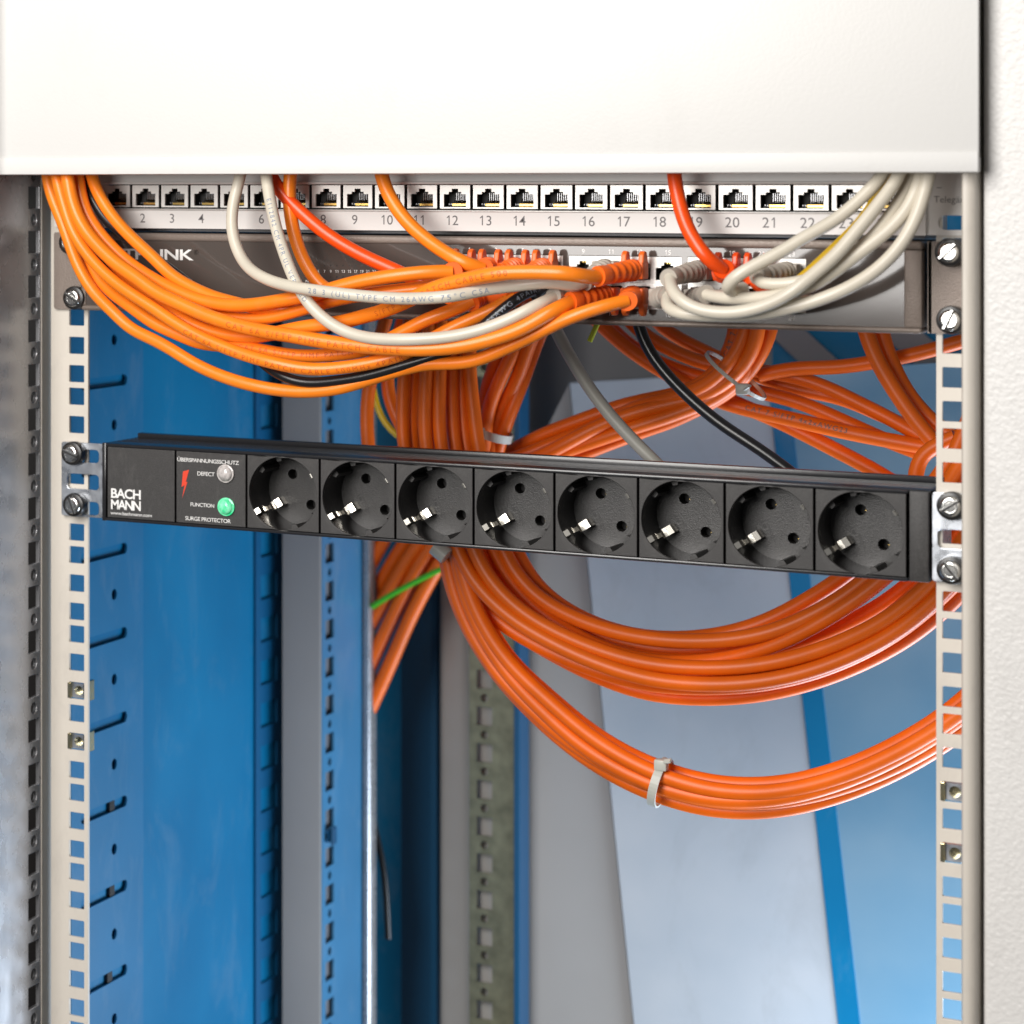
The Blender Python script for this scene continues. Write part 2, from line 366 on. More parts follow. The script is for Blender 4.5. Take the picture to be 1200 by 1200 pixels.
# leaning panels seen through the open rear
def slab(name, poly, y, t, m, par=None):
    a = [at(u, v, y) for u, v in poly]; n = len(a)
    v = [tuple(p) for p in a]+[(p.x, p.y+t, p.z) for p in a]
    return mk(name, [(v, [tuple(range(n)), tuple(range(2*n-1, n-1, -1))]+[(i, (i+1) % n, (i+1) % n+n, i+n) for i in range(n)])], m, par)
door = empty('rear_door', (0, 430, ZB), 'light grey leaning rear door panel with a blue vertical strip behind the cable loops', 'door'); tag(door, kind='thing')
slab('panel', [(668, 449), (898.5, 436), (991.5, 1290), (752, 1290)], 440, 12, M['grey'], door)
slab('strip', [(898.7, 436), (922, 436), (1018, 1290), (991.8, 1290)], 439, 14, M['blue'], door)
slab('panel', [(921, 436), (1330, 412), (1400, 1290), (1017, 1290)], 440, 12, M['blueq'], door)
slab('door_frame', [(612.5, 560), (667, 449), (751, 1290), (612.5, 1290)], 446, 10, M['beige'], door)
bk = mk('back_panel', [box(at(905, 500, 470).x, 330, 470, 472, -190, ZT)], M['blue'], cab)
def reflection_bar(a, b, w, y, m):
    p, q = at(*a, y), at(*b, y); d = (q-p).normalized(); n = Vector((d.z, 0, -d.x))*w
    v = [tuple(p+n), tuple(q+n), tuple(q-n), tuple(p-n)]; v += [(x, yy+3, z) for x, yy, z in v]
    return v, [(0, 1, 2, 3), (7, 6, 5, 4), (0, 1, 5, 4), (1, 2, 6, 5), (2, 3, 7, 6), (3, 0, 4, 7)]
mk('reflection_bar', [reflection_bar((890, 360), (1010, 470), 9, 463, 0)], M['dgrey'], bk)  # added grey bars stand in for diagonal reflections on the blue panel
mk('reflection_bar', [reflection_bar((1020, 360), (1150, 470), 9, 463, 0)], M['dgrey'], bk)

# ------------------------------------------------------------------ mounting rails
ZG = -(650.5-218)/2.0905+0.0                # a hole centre just below a unit line
def hole_zs():
    z = []
    for k in range(-14, 8):
        b = ZG+44.45*k
        z += [b, b-15.875, b-31.75]
    return [q for q in z if ZB+15 < q < ZT-10]
HZ = hole_zs()
def rail(x0, x1, hx, label, turn):
    o = empty('mounting_rail', (hx, 0, ZB), label, 'rack rail', 'perforated front mounting rails')
    mk('face', [front(plate(rect(x0, x1, ZB+4, ZT-4), [rrect(hx-4.75, hx+4.75, z-4.75, z+4.75, .5, 2) for z in HZ], 2.0, .25), 1)], M['rail'], o, bev=.2)
    xx = x0 if turn < 0 else x1
    mk('flange', [box(min(xx, xx-turn*2), max(xx, xx-turn*2), 2.2, 15, ZB+4, ZT-4)], M['rail'], o)
    return o
rail(-249, -225.2, -232.5, 'cream square-holed mounting rail next to the slotted blue side wall', -1)
rail(225.4, 256, 232.9, 'cream square-holed mounting rail partly covered by the white front cover', 1)

# cage nuts
def cage_nut(loc, label, m=None):
    o = empty('cage_nut', loc, label, 'cage nut', 'cage nuts clipped into the rails')
    x, y, z = loc
    mk('cage', [rbox(x-5.6, x-3.5, y-.6, y+8, z-4.3, z+4.3, .3), rbox(x-4.3, x+4.3, y+6.2, y+7.6, z-4.3, z+4.3, .3), rbox(x+4.6, x+6.6, y+2.6, y+9, z-5.6, z+5.6, .4),
                rbox(x-3.4, x+3.4, y+2.6, y+6.1, z-4.4, z-4.0, .1, 1)], m or M['nut'], o)
    mk('nut', [front(plate(rrect(x-3.6, x+3.6, z-4, z+4, .4, 2), [circ(x+.6, z, 2.7, 20)], 4.5, .2), y+3.6)], M['zinc'] if not m else m, o)
    return o
zr = lambda v: min(HZ, key=lambda z: abs(z+(v-218)/2.0905))
zrr = lambda v: min(HZ, key=lambda z: abs(z+(v-218)/2.5145))
cage_nut((-232.5, 0, zr(808.7)), 'upper brass-coloured cage nut in the rail by the blue wall')
cage_nut((-232.5, 0, zr(868.7)), 'lower brass-coloured cage nut in the rail by the blue wall')
cage_nut((232.9, 0, zrr(928)), 'cage nut with open thread in the rail beside the white cover')
cage_nut((232.9, 0, zrr(995)), 'lowest cage nut in the rail beside the white cover')
p = at(383, 975, 318); cage_nut((XR-1, 306, p.z), 'blurred dark cage nut low on the blue perforated rear post', M['navy'])

# ------------------------------------------------------------------ screws
def screw(loc, ang, label):
    x, y, z = loc
    o = empty('rack_screw', loc, label, 'screw', 'slotted rack screws with black washers')
    mk('washer', [lathe([(5.4, 0), (6.5, -.6), (6.7, -4.0), (6.3, -5.6), (5.2, -6.0)], 32, (x, y, z))], M['dark'], o, smooth=True)
    # pan head with a sawn slot, turned by ang
    hv, hf = lathe([(4.9, -4.0), (4.9, -6.6), (4.5, -7.3), (3.4, -7.8), (2.7, -7.7), (2.5, -7.95), (.01, -8.0)], 32, (0, 0, 0))
    ca, sa = math.cos(ang), math.sin(ang)
    hv = [(x+a*ca-c*sa, y+b, z+a*sa+c*ca) for a, b, c in hv]
    head = mk('head', [(hv, hf)], M['steel'], o, smooth=True)
    def bar(h, y0, y1, off=0):
        v, f = box(-4.75, 4.75, y0, y1, off-h, off+h); return [(x+a*ca-c*sa, y+b, z+a*sa+c*ca) for a, b, c in v], f
    mk('slot', [bar(.42, -8.06, -7.0)], M['hole'], head)
    mk('slot_edge', [bar(.45, -8.12, -7.0, .95)], M['steel'], head)
    return o
def on_rail(u, v, y): q = at(u, v, y-8); return (q.x, y, q.z)
screw(on_rail(81, 532, -3), R(-18), 'slotted screw in the socket strip bracket by the blue wall, upper one')
screw(on_rail(83, 592.5, -3), R(-68), 'slotted screw in the socket strip bracket by the blue wall, lower one')
screw(on_rail(78, 284.5, -3), R(-75), 'screw half hidden by orange cables on the taupe switch ear')
screw(on_rail(83, 349.5, -3), R(-32), 'screw uncovered below the orange cables on the taupe switch ear')
screw(on_rail(1111, 296, -3), R(45), 'upper bright screw on the switch ear beside the white cover')
screw(on_rail(1112.5, 375.5, -3), R(66), 'lower bright screw on the switch ear beside the white cover')
screw(on_rail(1113, 594, -3), R(34), 'upper screw of the socket strip bracket beside the white cover')
screw(on_rail(1113, 669.5, -3), R(-52), 'lower screw of the socket strip bracket beside the white cover')

# ------------------------------------------------------------------ patch panel
pan = empty('patch_bay', (0, 0, -23), 'light grey patch panel with twenty-four numbered empty network ports', 'patch panel')
Yp = -4.0
PX = [-206.83+17.83*k for k in range(24)]
mk('ear', [front(plate(rrect(-246, -212, -23.0, 20.4, 1.2), [], 1.6), -.9)], M['panel'], pan)
mk('ear', [front(plate(rrect(219, 246, -23.0, 20.4, 1.2), [rrect(226.5, 239.5, -20.5, -13.7, 3.3)], 1.6), -.9)], M['panel'], pan)
body = mk('front_plate', [front(plate(rect(-213.8, 221.5, -23.2, 20.4), [rect(PX[0]-8.9+1.5, PX[-1]+8.9+1.5, -12.4, .8)], 2.2, .5), Yp+1.1)], M['panel'], pan)
mk('fold', [rbox(-213, 221, Yp-3.0, Yp+.2, .9, 2.3, .5)], M['panel'], body, smooth=True)
mk('ledge', [rbox(-213, 221, Yp-1.2, Yp+.2, -13.2, -12.5, .3)], M['pmetal'], body, smooth=True)
mk('chassis', [box(-212, 219, 6, 60, -24.9, 18)], M['dgrey'], pan)
mk('recess_back', [box(-212, 220, 4.6, 5.6, -14, 2)], M['hole'], pan)
def jack(w, h):                             # rectangular jack mouth with stepped latch notch, centred
    return [(-w/2, -h/2), (w/2, -h/2), (w/2, h/2-2.6), (w/2-2.6, h/2-2.6), (w/2-2.6, h/2-1.4), (1.7, h/2-1.4), (1.7, h/2+.2), (-1.7, h/2+.2), (-1.7, h/2-1.4), (-w/2+2.6, h/2-1.4), (-w/2+2.6, h/2-2.6), (-w/2, h/2-2.6)]
pc = (0, 0, -5.6)
def port_set(parent, x, z, w, h, jw, jh, y, flip=False, fm=M['pmetal']):
    g = -1 if flip else 1
    jk = [(x+a, z+g*(b-.6)) for a, b in jack(jw, jh)]
    fr = mk('port', [front(plate(rect(x-w/2, x+w/2, z-h/2, z+h/2), [jk], 1.4, .2), y+.7)], fm, parent, org=(x, y, z))
    mk('cavity', [box(x-jw/2-.6, x+jw/2+.6, y+9, y+10, z-h/2+.4, z+h/2-.4), box(x-jw/2-.8, x-jw/2-.2, y+1.5, y+9, z-h/2+.4, z+h/2-.4), box(x+jw/2+.2, x+jw/2+.8, y+1.5, y+9, z-h/2+.4, z+h/2-.4),
                  box(x-jw/2-.6, x+jw/2+.6, y+1.5, y+9, z+h/2-.6, z+h/2-.2), box(x-jw/2-.6, x+jw/2+.6, y+1.5, y+9, z-h/2+.2, z-h/2+.6)], M['hole'], fr)
    return fr
pt = port_set(pan, PX[0]+1.5, -5.6, 16.2, 12.0, 12.0, 9.2, Yp+.6)
x = PX[0]+1.5
mk('contacts', [(lambda xx: ([(xx-.3, Yp+8.5, -3.4), (xx+.3, Yp+8.5, -3.4), (xx+.3, Yp+4.2, -8.6), (xx-.3, Yp+4.2, -8.6)], [(0, 1, 2, 3)]))(x-1.6+1.0*k) for k in range(7)]
   + [rbox(x-2.4, x+5.4, Yp+3.0, Yp+6.4, -10.3, -9.0, .1, 1)], M['gold'], pt)
mk('comb', [box(x-4.8+1.2*k, x-4.55+1.2*k, Yp+4.6, Yp+6.2, -9.8, -9.0) for k in range(9)]+[box(x-1.1+1.0*k, x-.85+1.0*k, Yp+5.4, Yp+8.6, -8.4, -3.6) for k in range(6)], M['hole'] if False else M['galv'], pt)
for k in range(1, 24): dup(pt, (PX[k]+1.5, Yp+.6, -5.6-W[pan].z), pan)
mk('printed_numbers', [number(str(k+1), 5.0, PX[k], -17.6, Yp-.05, .015) for k in range(24)], M['dprint'], body)
mk('printed_name', [label_at('Telegärtner', 3.1, 224.6, -6.2, -1.75, align='l'), label_at('_', 3.1, 226.0, 1.2, -1.75, align='l', bold=.05)], M['dprint'], pan)

# ------------------------------------------------------------------ network switch
sw = empty('network_switch', (0, 0, -69), 'taupe rack network switch with glossy front crowded with orange and off-white plugs', 'network switch')
Ys = -6.0
mk('ear', [front(plate(rrect(-246, -227.6, -69.2, -26, 1.4), [], 1.8, .3), -1.0), box(-228.6, -226.8, -1.9, 30, -69.2, -26)], M['taupe'], sw)
mk('ear', [front(plate(rrect(222.3, 246, -69.0, -26, 1.4), [], 1.8, .3), -1.0), box(221.9, 223.7, -1.9, 30, -69, -26)], M['taupe'], sw)
XL, XRt = -226.0, 220.4
mk('bezel', [rbox(XL, XRt, Ys-1, 8, -30.2, -25.8, 1.3, 3), rbox(XL, XRt, Ys-1, 8, -69.2, -66.2, 1.3, 3), rbox(XL, XL+3, Ys-1, 8, -66.4, -30, .8), rbox(212.4, XRt, Ys-1, 8, -66.4, -30, .8)], M['taupe'], sw, smooth=True)
blocks = [(-7.8, 48.6), (51.6, 108.0), (111.0, 167.4)]
zt, zb = -41.0, -54.0
pw = mk('front_plate', [front(plate(rect(XL+2.5, 212.6, -66.6, -29.8), [rect(a, b, -60.8, -34.6) for a, b in blocks], 1.0), Ys+.4)], M['gloss'], sw)
mk('chassis', [box(XL, XRt, 8.2, 150, -68.6, -26.2)], M['taupe'], sw)
SPX = {}
first = None
for bi, (a, b) in enumerate(blocks):
    for c in range(4):
        x = a+7.05+14.1*c
        n = bi*8+c*2
        SPX[n+1] = (x, zt-.4); SPX[n+2] = (x, zb-.4)
for n in sorted(SPX):
    x, z = SPX[n]
    if n <= 2:
        fr = port_set(sw, x, z, 14.05, 12.9, 11.4, 8.6, Ys+.2, flip=(n == 2))
        cz = z+(4.6 if n == 1 else -4.6)
        mk('contacts', [box(x-3.8+1.05*k, x-3.4+1.05*k, Ys+2.2, Ys+7, cz-1.5, cz+.2) for k in range(8)], M['gold'], fr)
        if n == 1: f1 = fr
        else: f2 = fr
    else: dup(f1 if n % 2 else f2, (x, Ys+.2, z-W[sw].z), sw)
tx = []
for n in sorted(SPX):
    x, z = SPX[n]; tx.append(number(str(n), 2.3, x+.3, -32.6 if n % 2 else -63.2, Ys-.15, bold=.03))
for k in range(12):
    q = at(358.5+7.25*k, 318.0, Ys-.15); tx.append(number(str(2*k+1), 1.5, q.x, q.z, Ys-.15, bold=.004))
q = at(358, 329.5, Ys-.15); tx.append(label_at('Power  - - - - - - -', 1.3, q.x, q.z, Ys-.15, align='l', bold=.006))
q = at(455, 339, Ys-.15); tx.append(label_at('Link/Act', 1.6, q.x, q.z, Ys-.15, align='l', bold=.006))
mk('printed_marks', tx, M['print_'], pw)
dt = []
for k in range(24):
    q = at(358.5+7.25*(k % 12), 311.2 if k < 12 else 324.6, Ys-.15); dt.append(([(q.x+math.cos(t)*.42, q.y, q.z+math.sin(t)*.42) for t in (0, .8, 1.6, 2.4, 3.1, 3.9, 4.7, 5.5)], [tuple(range(8))]))
mk('status_light', dt, M['dark'], pw)
nx = lambda u: at(u, 300, Ys).x; nz = lambda v: at(185, v, Ys).z
def fit(s, x0, x1, z0, z1, bold, space=.9, y=None):  # lettering stretched to a box
    h = z1-z0; v, f, w = text(s, h, bold, 1, space); k = (x1-x0)/w
    return [(x0+a*k, (Yd if y is None else y)-.08, z0+b) for a, b in v], f
mk('printed_name', [fit('TP-LINK', nx(144), nx(227), nz(304), nz(292), .16, .92, Ys-.15), label_at('®', 2.6, nx(230), nz(295), Ys-.1)], M['print_'], pw)

# ------------------------------------------------------------------ socket strip
pdu = empty('socket_strip', (0, 0, -185.4), 'black eight-way power socket strip with surge protector mounted across the rails', 'power strip')
Yd = -6.0; zt_, zb_ = -142.6, -185.4; zc = (zt_+zb_)/2
X0 = -210.3; MW = 42.40
hs = mk('housing', [rbox(X0-2.6, 223.4, Yd+1.8, 36, zt_-1.6, zt_, .4), rbox(X0-2.6, 223.4, Yd+1.8, 36, zb_, zb_+1.6, .4), box(X0-2.6, 223.4, 34.4, 36.4, zb_+1, zt_-1), box(X0-2.6, X0-1, Yd+2, 35, zb_+1, zt_-1), box(221.8, 223.4, Yd+2, 35, zb_+1, zt_-1), rbox(X0-1, 222, 33.0, 38.4, zt_-1, zt_+2.6, .5), rbox(X0-2.4, 214, Yd-.2, Yd+2.2, zt_-1.7, zt_, .4), rbox(X0-2.4, 214, Yd-.2, Yd+2.2, zb_, zb_+1.7, .4)], M['pdum'], pdu, smooth=True)
for z in range(5): mk('rib', [box(X0, 222, 8+5*z, 8.5+5*z, zt_-.02, zt_+.18)], M['pdum'], hs)
mk('end_cap', [rbox(214.6, 223.2, Yd-.2, Yd+3, zb_+.2, zt_-.2, .5)], M['pdu'], pdu, smooth=True)
mk('end_cap', [rbox(X0-2.7, X0-.3, Yd-.4, Yd+3, zb_-.2, zt_+.2, .4)], M['pdum'], pdu, smooth=True)
zm0, zm1 = zb_+1.9, zt_-1.9
def cover(k, name, holes=()):
    x0, x1 = X0+MW*k+.55, X0+MW*(k+1)-.55
    return front(plate(rect(x0, x1, zm0, zm1), holes, 3.0, .35), Yd+1.5)
bc = mk('blank_cover', [cover(0, 'b')], M['pdu'], pdu, bev=.3)
q0 = at(129.5, 600, Yd); lx = q0.x
zz = lambda u, v: at(u, v, Yd).z
mk('printed_name', [fit('BACH', at(129.5, 600, Yd).x, at(165, 600, Yd).x, zz(147, 584), zz(147, 573.3), .17), fit('MANN', at(129.5, 600, Yd).x, at(165, 600, Yd).x, zz(147, 597.3), zz(147, 586.4), .17, .80),
                    fit('www.bachmann.com', at(129.5, 600, Yd).x, at(178, 600, Yd).x, zz(147, 603.8), zz(147, 600), .0)], M['print_'], bc)
sm = mk('surge_module', [cover(1, 's')], M['pdu'], pdu, bev=.3)
mk('printed_words', [fit('ÜBERSPANNUNGSSCHUTZ', at(207.5, 600, Yd).x, at(280, 600, Yd).x, zz(243, 542.5), zz(243, 538.0), .004), fit('DEFECT', at(231, 600, Yd).x, at(251.5, 600, Yd).x, zz(241, 557.6), zz(241, 553.0), .004),
                     fit('FUNCTION', at(223, 600, Yd).x, at(251, 600, Yd).x, zz(237, 594), zz(237, 589.6), .004), fit('SURGE PROTECTOR', at(217, 600, Yd).x, at(270.5, 600, Yd).x, zz(243, 611.2), zz(243, 606.6), .004)], M['print_'], sm)
bp = [(214.5, 552.5), (221.5, 550.5), (217.8, 564.5), (219.5, 565), (213.4, 584), (216.3, 568.5), (212.8, 570.5)]
bl = [at(u, v, Yd-.08) for u, v in bp]
mk('printed_bolt', [([tuple(p) for p in bl], [(0, 1, 2, 3, 5, 6), (3, 4, 5)])], M['red'], sm)
for (u, v, m_, nm) in ((264, 555, 'lens', 'clear unlit defect lamp'), (264.7, 594, 'green', 'lit green function lamp')):
    q = at(u, v, Yd-1)
    lamp = mk('lamp', [lathe([(4.2, 0), (4.2, -1.2), (3.6, -2.4), (2.4, -3.1), (1.0, -3.4), (.01, -3.45)], 28, (q.x, Yd-.1, q.z))], M[m_], sm, smooth=True); lamp['label'] = nm
    mk('lamp_ring', [lathe([(4.3, 0), (5.0, -.3), (4.95, -1.1), (4.3, -1.3)], 28, (q.x, Yd-.05, q.z))], M['lens'] if m_ == 'lens' else M['green'], sm, smooth=True)
# sockets
DP = 25.0; RW = 19.6
PA = math.atan2(-16.3, 10.9)                # direction of the pin axis, falling to the lower right
def pol(a, r, x, z): return (x+r*math.cos(a), z+r*math.sin(a))
def socket(k):
    x = X0+MW*(k+.5); z = zc-.1
    so = mk('socket', [cover(k, 'k', [circ(x, z, RW, 64)])], M['pdu'], pdu, org=(x, Yd, z), bev=.3)
    n = 64
    mk('well_wall', [lathe([(RW+.1, .3), (RW-.1, 3), (RW-.35, DP+.4)], n, (x, Yd, z), False)], M['wall_'], so, smooth=True)
    h1, h2 = pol(PA, 9.6, x, z), pol(PA+math.pi, 9.6, x, z)
    mk('well_floor', [front(plate(circ(x, z, RW-.1, n), [circ(h1[0], h1[1], 2.75, 24), circ(h2[0], h2[1], 2.75, 24)], 2.0, .25), Yd+DP+1)], M['well'], so)
    mk('pin_sleeve', [box(h[0]+1.0, h[0]+2.6, Yd+DP+5, Yd+DP+8, h[1]-.9, h[1]-.4) for h in (h1, h2)], M['gold'], so)
    sh = []
    for h in (h1, h2):
        v, f = lathe([(2.85, DP+1), (2.85, DP+9)], 20, (h[0], Yd, h[1])); sh.append((v, f[:20])); sh.append(lathe([(2.9, DP+9), (.01, DP+9.1)], 16, (h[0], Yd, h[1])))
    mk('pin_hole', sh, M['hole'], so)
    # sprung earth clips, one at each end of the axis across the pins
    def strip(a, prf, hw):
        e = Vector((math.cos(a), math.sin(a))); t = Vector((-e.y, e.x)); v, f = [], []
        for r, y in prf:
            for s_ in (-1, 1): p2 = e*r+t*hw*s_; v.append((x+p2.x, Yd+y, z+p2.y))
        f = [(2*i, 2*i+1, 2*i+3, 2*i+2) for i in range(len(prf)-1)]; return v, f
    A = PA-math.pi/2
    def clip(a):
        pr = [(19.7, 1.2), (17.4, 2.0), (16.7, 4.6), (17.2, 7.5), (18.1, 10), (18.2, 13), (17.6, 16.5), (16.6, 18.1), (14.4, 18.3), (12.0, 18.8), (11.7, 20.5), (11.9, DP+.2)]
        o_ = mk('earth_clip', [strip(a, pr[:5], 1.5), strip(a, pr[4:7], 1.1), strip(a, pr[6:], 2.2)], M['nickel'], so)
        md = o_.modifiers.new('thickness', 'SOLIDIFY'); md.thickness = .0006; return o_
    clip(A); 
    a2 = A+math.pi
    o_ = mk('earth_clip', [strip(a2, [(19.7, 3.2), (18.3, 2.6), (17.9, 2.6), (17.6, 5), (17.6, 9), (18.3, 12), (17.4, 18), (18.3, DP)], 1.25)], M['nickel'], so)
    md = o_.modifiers.new('thickness', 'SOLIDIFY'); md.thickness = .0006
    # guide ribs at the upper end of the pin axis and the wedge with its slot at the lower end
    def wedge(a, da, r0, ya, yb):
        p = [pol(a-da, RW+.2, x, z), pol(a+da, RW+.2, x, z), pol(a+da*.7, r0, x, z), pol(a-da*.7, r0, x, z)]
        v = [(q[0], Yd+ya, q[1]) for q in p]+[(q[0], Yd+yb, q[1]) for q in p]
        return v, [(0, 1, 2, 3), (7, 6, 5, 4), (0, 1, 5, 4), (1, 2, 6, 5), (2, 3, 7, 6), (3, 0, 4, 7)]
    up = PA+math.pi
    mk('guide_rib', [wedge(up+R(17), R(5.5), RW-2.3, 5.0, DP), wedge(up-R(20), R(5.5), RW-2.3, 5.0, DP)], M['pdu'], so)
    mk('guide_rib', [wedge(PA-R(18), R(6), RW-2.3, 4.0, DP), wedge(PA+R(18), R(6), RW-2.3, 4.0, DP)], M['pdu'], so)
    mk('guide_slot', [wedge(PA, R(11), RW-1.3, DP-5, DP-.3)], M['hole'], so)
    def emb(s_, h, r, a, rot):
        p = pol(a, r, x, z); return label_at(s_, h, p[0], p[1], Yd+DP-.06, rot=rot)
    mk('embossed_rating', [emb('16/250~', 2.5, 8.2, A+.1, PA), emb('10/250', 2.1, 14.0, A+math.pi-.55, PA)], M['smark'], so)
    return so
s0 = socket(2)
for k in range(3, 10): dup(s0, (X0+MW*(k+.5), Yd, zc-.1-W[pdu].z), pdu)
# zinc brackets
zbt, zbb = -143.4, -184.8
hl = [rrect(-231, -216.6, zc+12.6, zc+19.6, 2.5), rrect(-236.5, -216.6, zc-3.9, zc+3.9, 2.5), rrect(-231, -216.6, zc-17.6, zc-10.4, 2.5)]
zz_ = [at(60, v, -3).z for v in (532, 562, 592.5)]
hl = [rrect(-237, -216.8, z-h, z+h, 2.2) for z, h in zip(zz_, (3.6, 4.2, 3.6))]
br = mk('bracket', [front(plate(rrect(-240.5, -213.4, zbb, zbt, 1.4), hl, 2.0, .3), -2.1), box(-214.8, -213.0, -1.0, 34, zbb, zbt)], M['zinc'], pdu, bev=.25)
zy = [at(1113, v, -3).z for v in (594, 632, 669.5)]
hr = [rrect(226.6, 242, z-h, z+h, 2.4) for z, h in zip(zy, (3.6, 4.4, 3.6))]
br2 = mk('bracket', [front(plate(rrect(224.1, 246, zbb, zbt+.2, 1.4), hr, 2.0, .3), -2.1), box(224.1, 225.9, -1.0, 34, zbb, zbt)], M['zinc'], pdu, bev=.25)

# ------------------------------------------------------------------ front patch cables and their plugs
def px(pts, y0):
    """[(u, v) or (u, v, Y)] -> points; Y runs on linearly between the points that give it"""
    ys = [p[2] if len(p) > 2 else None for p in pts]
    if ys[0] is None: ys[0] = y0
    if ys[-1] is None: ys[-1] = [y for y in ys if y is not None][-1]
    i = 0
    while i < len(ys):
        if ys[i] is None:
            j = i
            while ys[j] is None: j += 1
            for k in range(i, j): ys[k] = ys[i-1]+(ys[j]-ys[i-1])*(k-i+1)/(j-i+1)
            i = j
        i += 1
    return [at(p[0], p[1], y) for p, y in zip(pts, ys)]
def plug(par, port, end, m, guard=True, r=3.5):
    """plug pushed into a switch port, its ribbed boot bending to `end`, where the cable enters; returns the boot's last direction"""
    x, z = SPX[port]; up = 1 if port % 2 else -1
    end = Vector(end); yb = Ys-12.5
    pl_ = mk('plug', [rbox(x-5.7, x+5.7, yb, Ys-2.5, z-4.3, z+4.3, .7)], m, par, smooth=True)
    mk('connector', [rbox(x-5.3, x+5.3, Ys-3.2, Ys+6, z-3.4, z+3.4, .3)], M['clear'], pl_)
    a = Vector((x, yb+2, z)); mid = Vector((x, yb-7, z)); b = end
    pts = [a.lerp(mid, t).lerp(mid.lerp(b, t), t) for t in [k/26 for k in range(27)]]
    rad = []
    for k in range(27):
        t = k/26; base = 5.9*(1-t)+(r+1.35)*t
        rad.append(base-(1.0 if (k % 4 in (1, 2) and 4 < k < 22) else 0)+(.35 if k > 23 else 0))
    mk('boot', [tube(pts, rad, 18, .92)], m, pl_, smooth=True)
    if guard:
        g = []
        for dx in (-5.3, 3.3):
            o = [(yb, 3.5), (yb+1.0, 8.0), (yb+3.2, 9.6), (yb+6.2, 9.2), (yb+9.0, 3.6)]
            v = [(x+dx, y, z+up*h) for y, h in o]+[(x+dx+2.7, y, z+up*h) for y, h in o]; n = 5
            g.append((v, [tuple(range(n)), tuple(range(2*n-1, n-1, -1))]+[(i, (i+1) % n, (i+1) % n+n, i+n) for i in range(n)]))
        gd = mk('latch_guard', g, m, pl_)
        bv = gd.modifiers.new('rounded', 'BEVEL'); bv.width = .0007; bv.segments = 3
    return (pts[-1]-pts[-3]).normalized()
GRP = 'patch cables in front of the switch'
def cable(label, pts, y0, r, m, port=None, pm=None, guard=True, texts=(), tm=None, endY=None, name='patch_cable', group=GRP, smooth_it=10):
    P = px(pts, y0)
    o = empty(name, P[0], label, 'cable', group)
    if port:
        d = plug(o, port, P[-1], pm, guard, r)
        P = P[:-1]+[P[-1]+d*5.0, P[-1]-d*2.0] if (P[-2]-P[-1]).length > 14 else P[:-1]+[P[-1]-d*2]
    path = smooth_path(catmull(P, 2.2), smooth_it)
    mk('jacket', [tube(path, r, 18)], m, o, smooth=True)
    if texts:
        mk('jacket_print', [wrap_text(path, s_, h, st, r, tilt=tl, space=sp) for s_, h, st, tl, sp in texts], tm, o)
    return o
O, RO, CR = M['orange'], M['redor'], M['cream']
PO, PW = M['plugor'], M['plugw']
top = lambda u, y=-26: [(u-6, 120, y), (u-2, 165, y), (u, 195, y)]
cable('orange patch cable hanging lowest in the sweep, below the black cable', top(54, -28)+[(56, 212), (61, 231), (71, 255), (79, 277), (84, 293), (93, 315), (103, 333), (115, 349), (128, 361), (153, 385), (180, 398), (200, 409), (227, 426), (260, 441), (293, 451, -46), (325, 457), (353, 459), (387, 457), (413, 451), (440, 442), (470, 433, -44), (503, 426), (530, 426), (557, 423), (577, 415), (597, 406), (627, 392), (650, 380), (673, 370, -46), (697, 362), (719, 356), (735, 353, -38)], -30, 3.35, O, 14, PO)
cable('orange patch cable printed CAT 6A S/FTP PIMF with the longest lettering', top(64, -36)+[(66, 206), (71, 227), (77, 247), (84, 269), (95, 288), (107, 304), (120, 318), (136, 332), (153, 344), (180, 361), (200, 375), (227, 391), (260, 406), (293, 418), (320, 425, -56), (347, 431), (373, 433), (400, 431), (427, 427), (453, 421, -50), (480, 413), (505, 398, -42), (530, 384), (557, 372), (583, 360, -38), (604, 349, -34)], -36, 3.35, O, 6, PO,
      texts=[('CAT 6A S/FTP PIMF PATCH CABLE 500MHz 4PAIR', 2.7, 165, -.45, 1.5)], tm=M['oprint'])
cable('thickest orange patch cable in the middle of the sweep, printed PIMF PATCH', top(77, -38)+[(79, 206), (82, 227), (90, 253), (103, 275), (120, 294), (140, 312), (160, 325), (180, 341), (207, 354), (240, 369), (273, 380), (307, 388), (340, 393, -58), (360, 397), (400, 403), (440, 407), (480, 409, -58), (530, 407), (570, 399), (610, 386), (632, 374), (652, 362, -48), (668, 354, -40)], -38, 3.75, O, 12, PO,
      texts=[('CAT 6A S/FTP PIMF PATCH CABLE', 2.9, 178, -.25, 1.6)], tm=M['oprint'])
cable('orange patch cable forming the upper curve under the off-white cable', top(90, -28)+[(91, 206), (94, 227), (101, 250), (112, 268), (128, 287), (149, 307), (168, 320), (186, 331), (204, 340), (227, 350), (260, 357), (287, 358), (313, 355), (340, 350, -48), (365, 346), (390, 338), (420, 330), (455, 324, -46), (500, 319), (530, 319, -40)], -28, 3.6, O, 1, PO)
cable('orange patch cable with the black cable behind it, crossing the switch maker name', top(105, -24)+[(107, 206), (115, 227), (128, 249), (144, 268), (160, 284), (180, 302), (200, 322), (227, 338), (253, 349), (273, 354, -42), (300, 361), (330, 362, -38), (365, 357), (400, 348, -34), (450, 342), (500, 336), (540, 331, -30), (588, 319, -28)], -26, 3.4, O, 5, PO)
cable('orange patch cable just beneath the upper curve, mostly hidden beside others', [(70, 120, -22), (83, 205), (100, 250), (140, 300), (200, 346, -38), (253, 368), (287, 374), (307, 374), (340, 367), (370, 358), (400, 350, -40), (440, 344), (500, 338), (570, 330, -32), (622, 320, -28)], -24, 3.3, O, 7, PO)
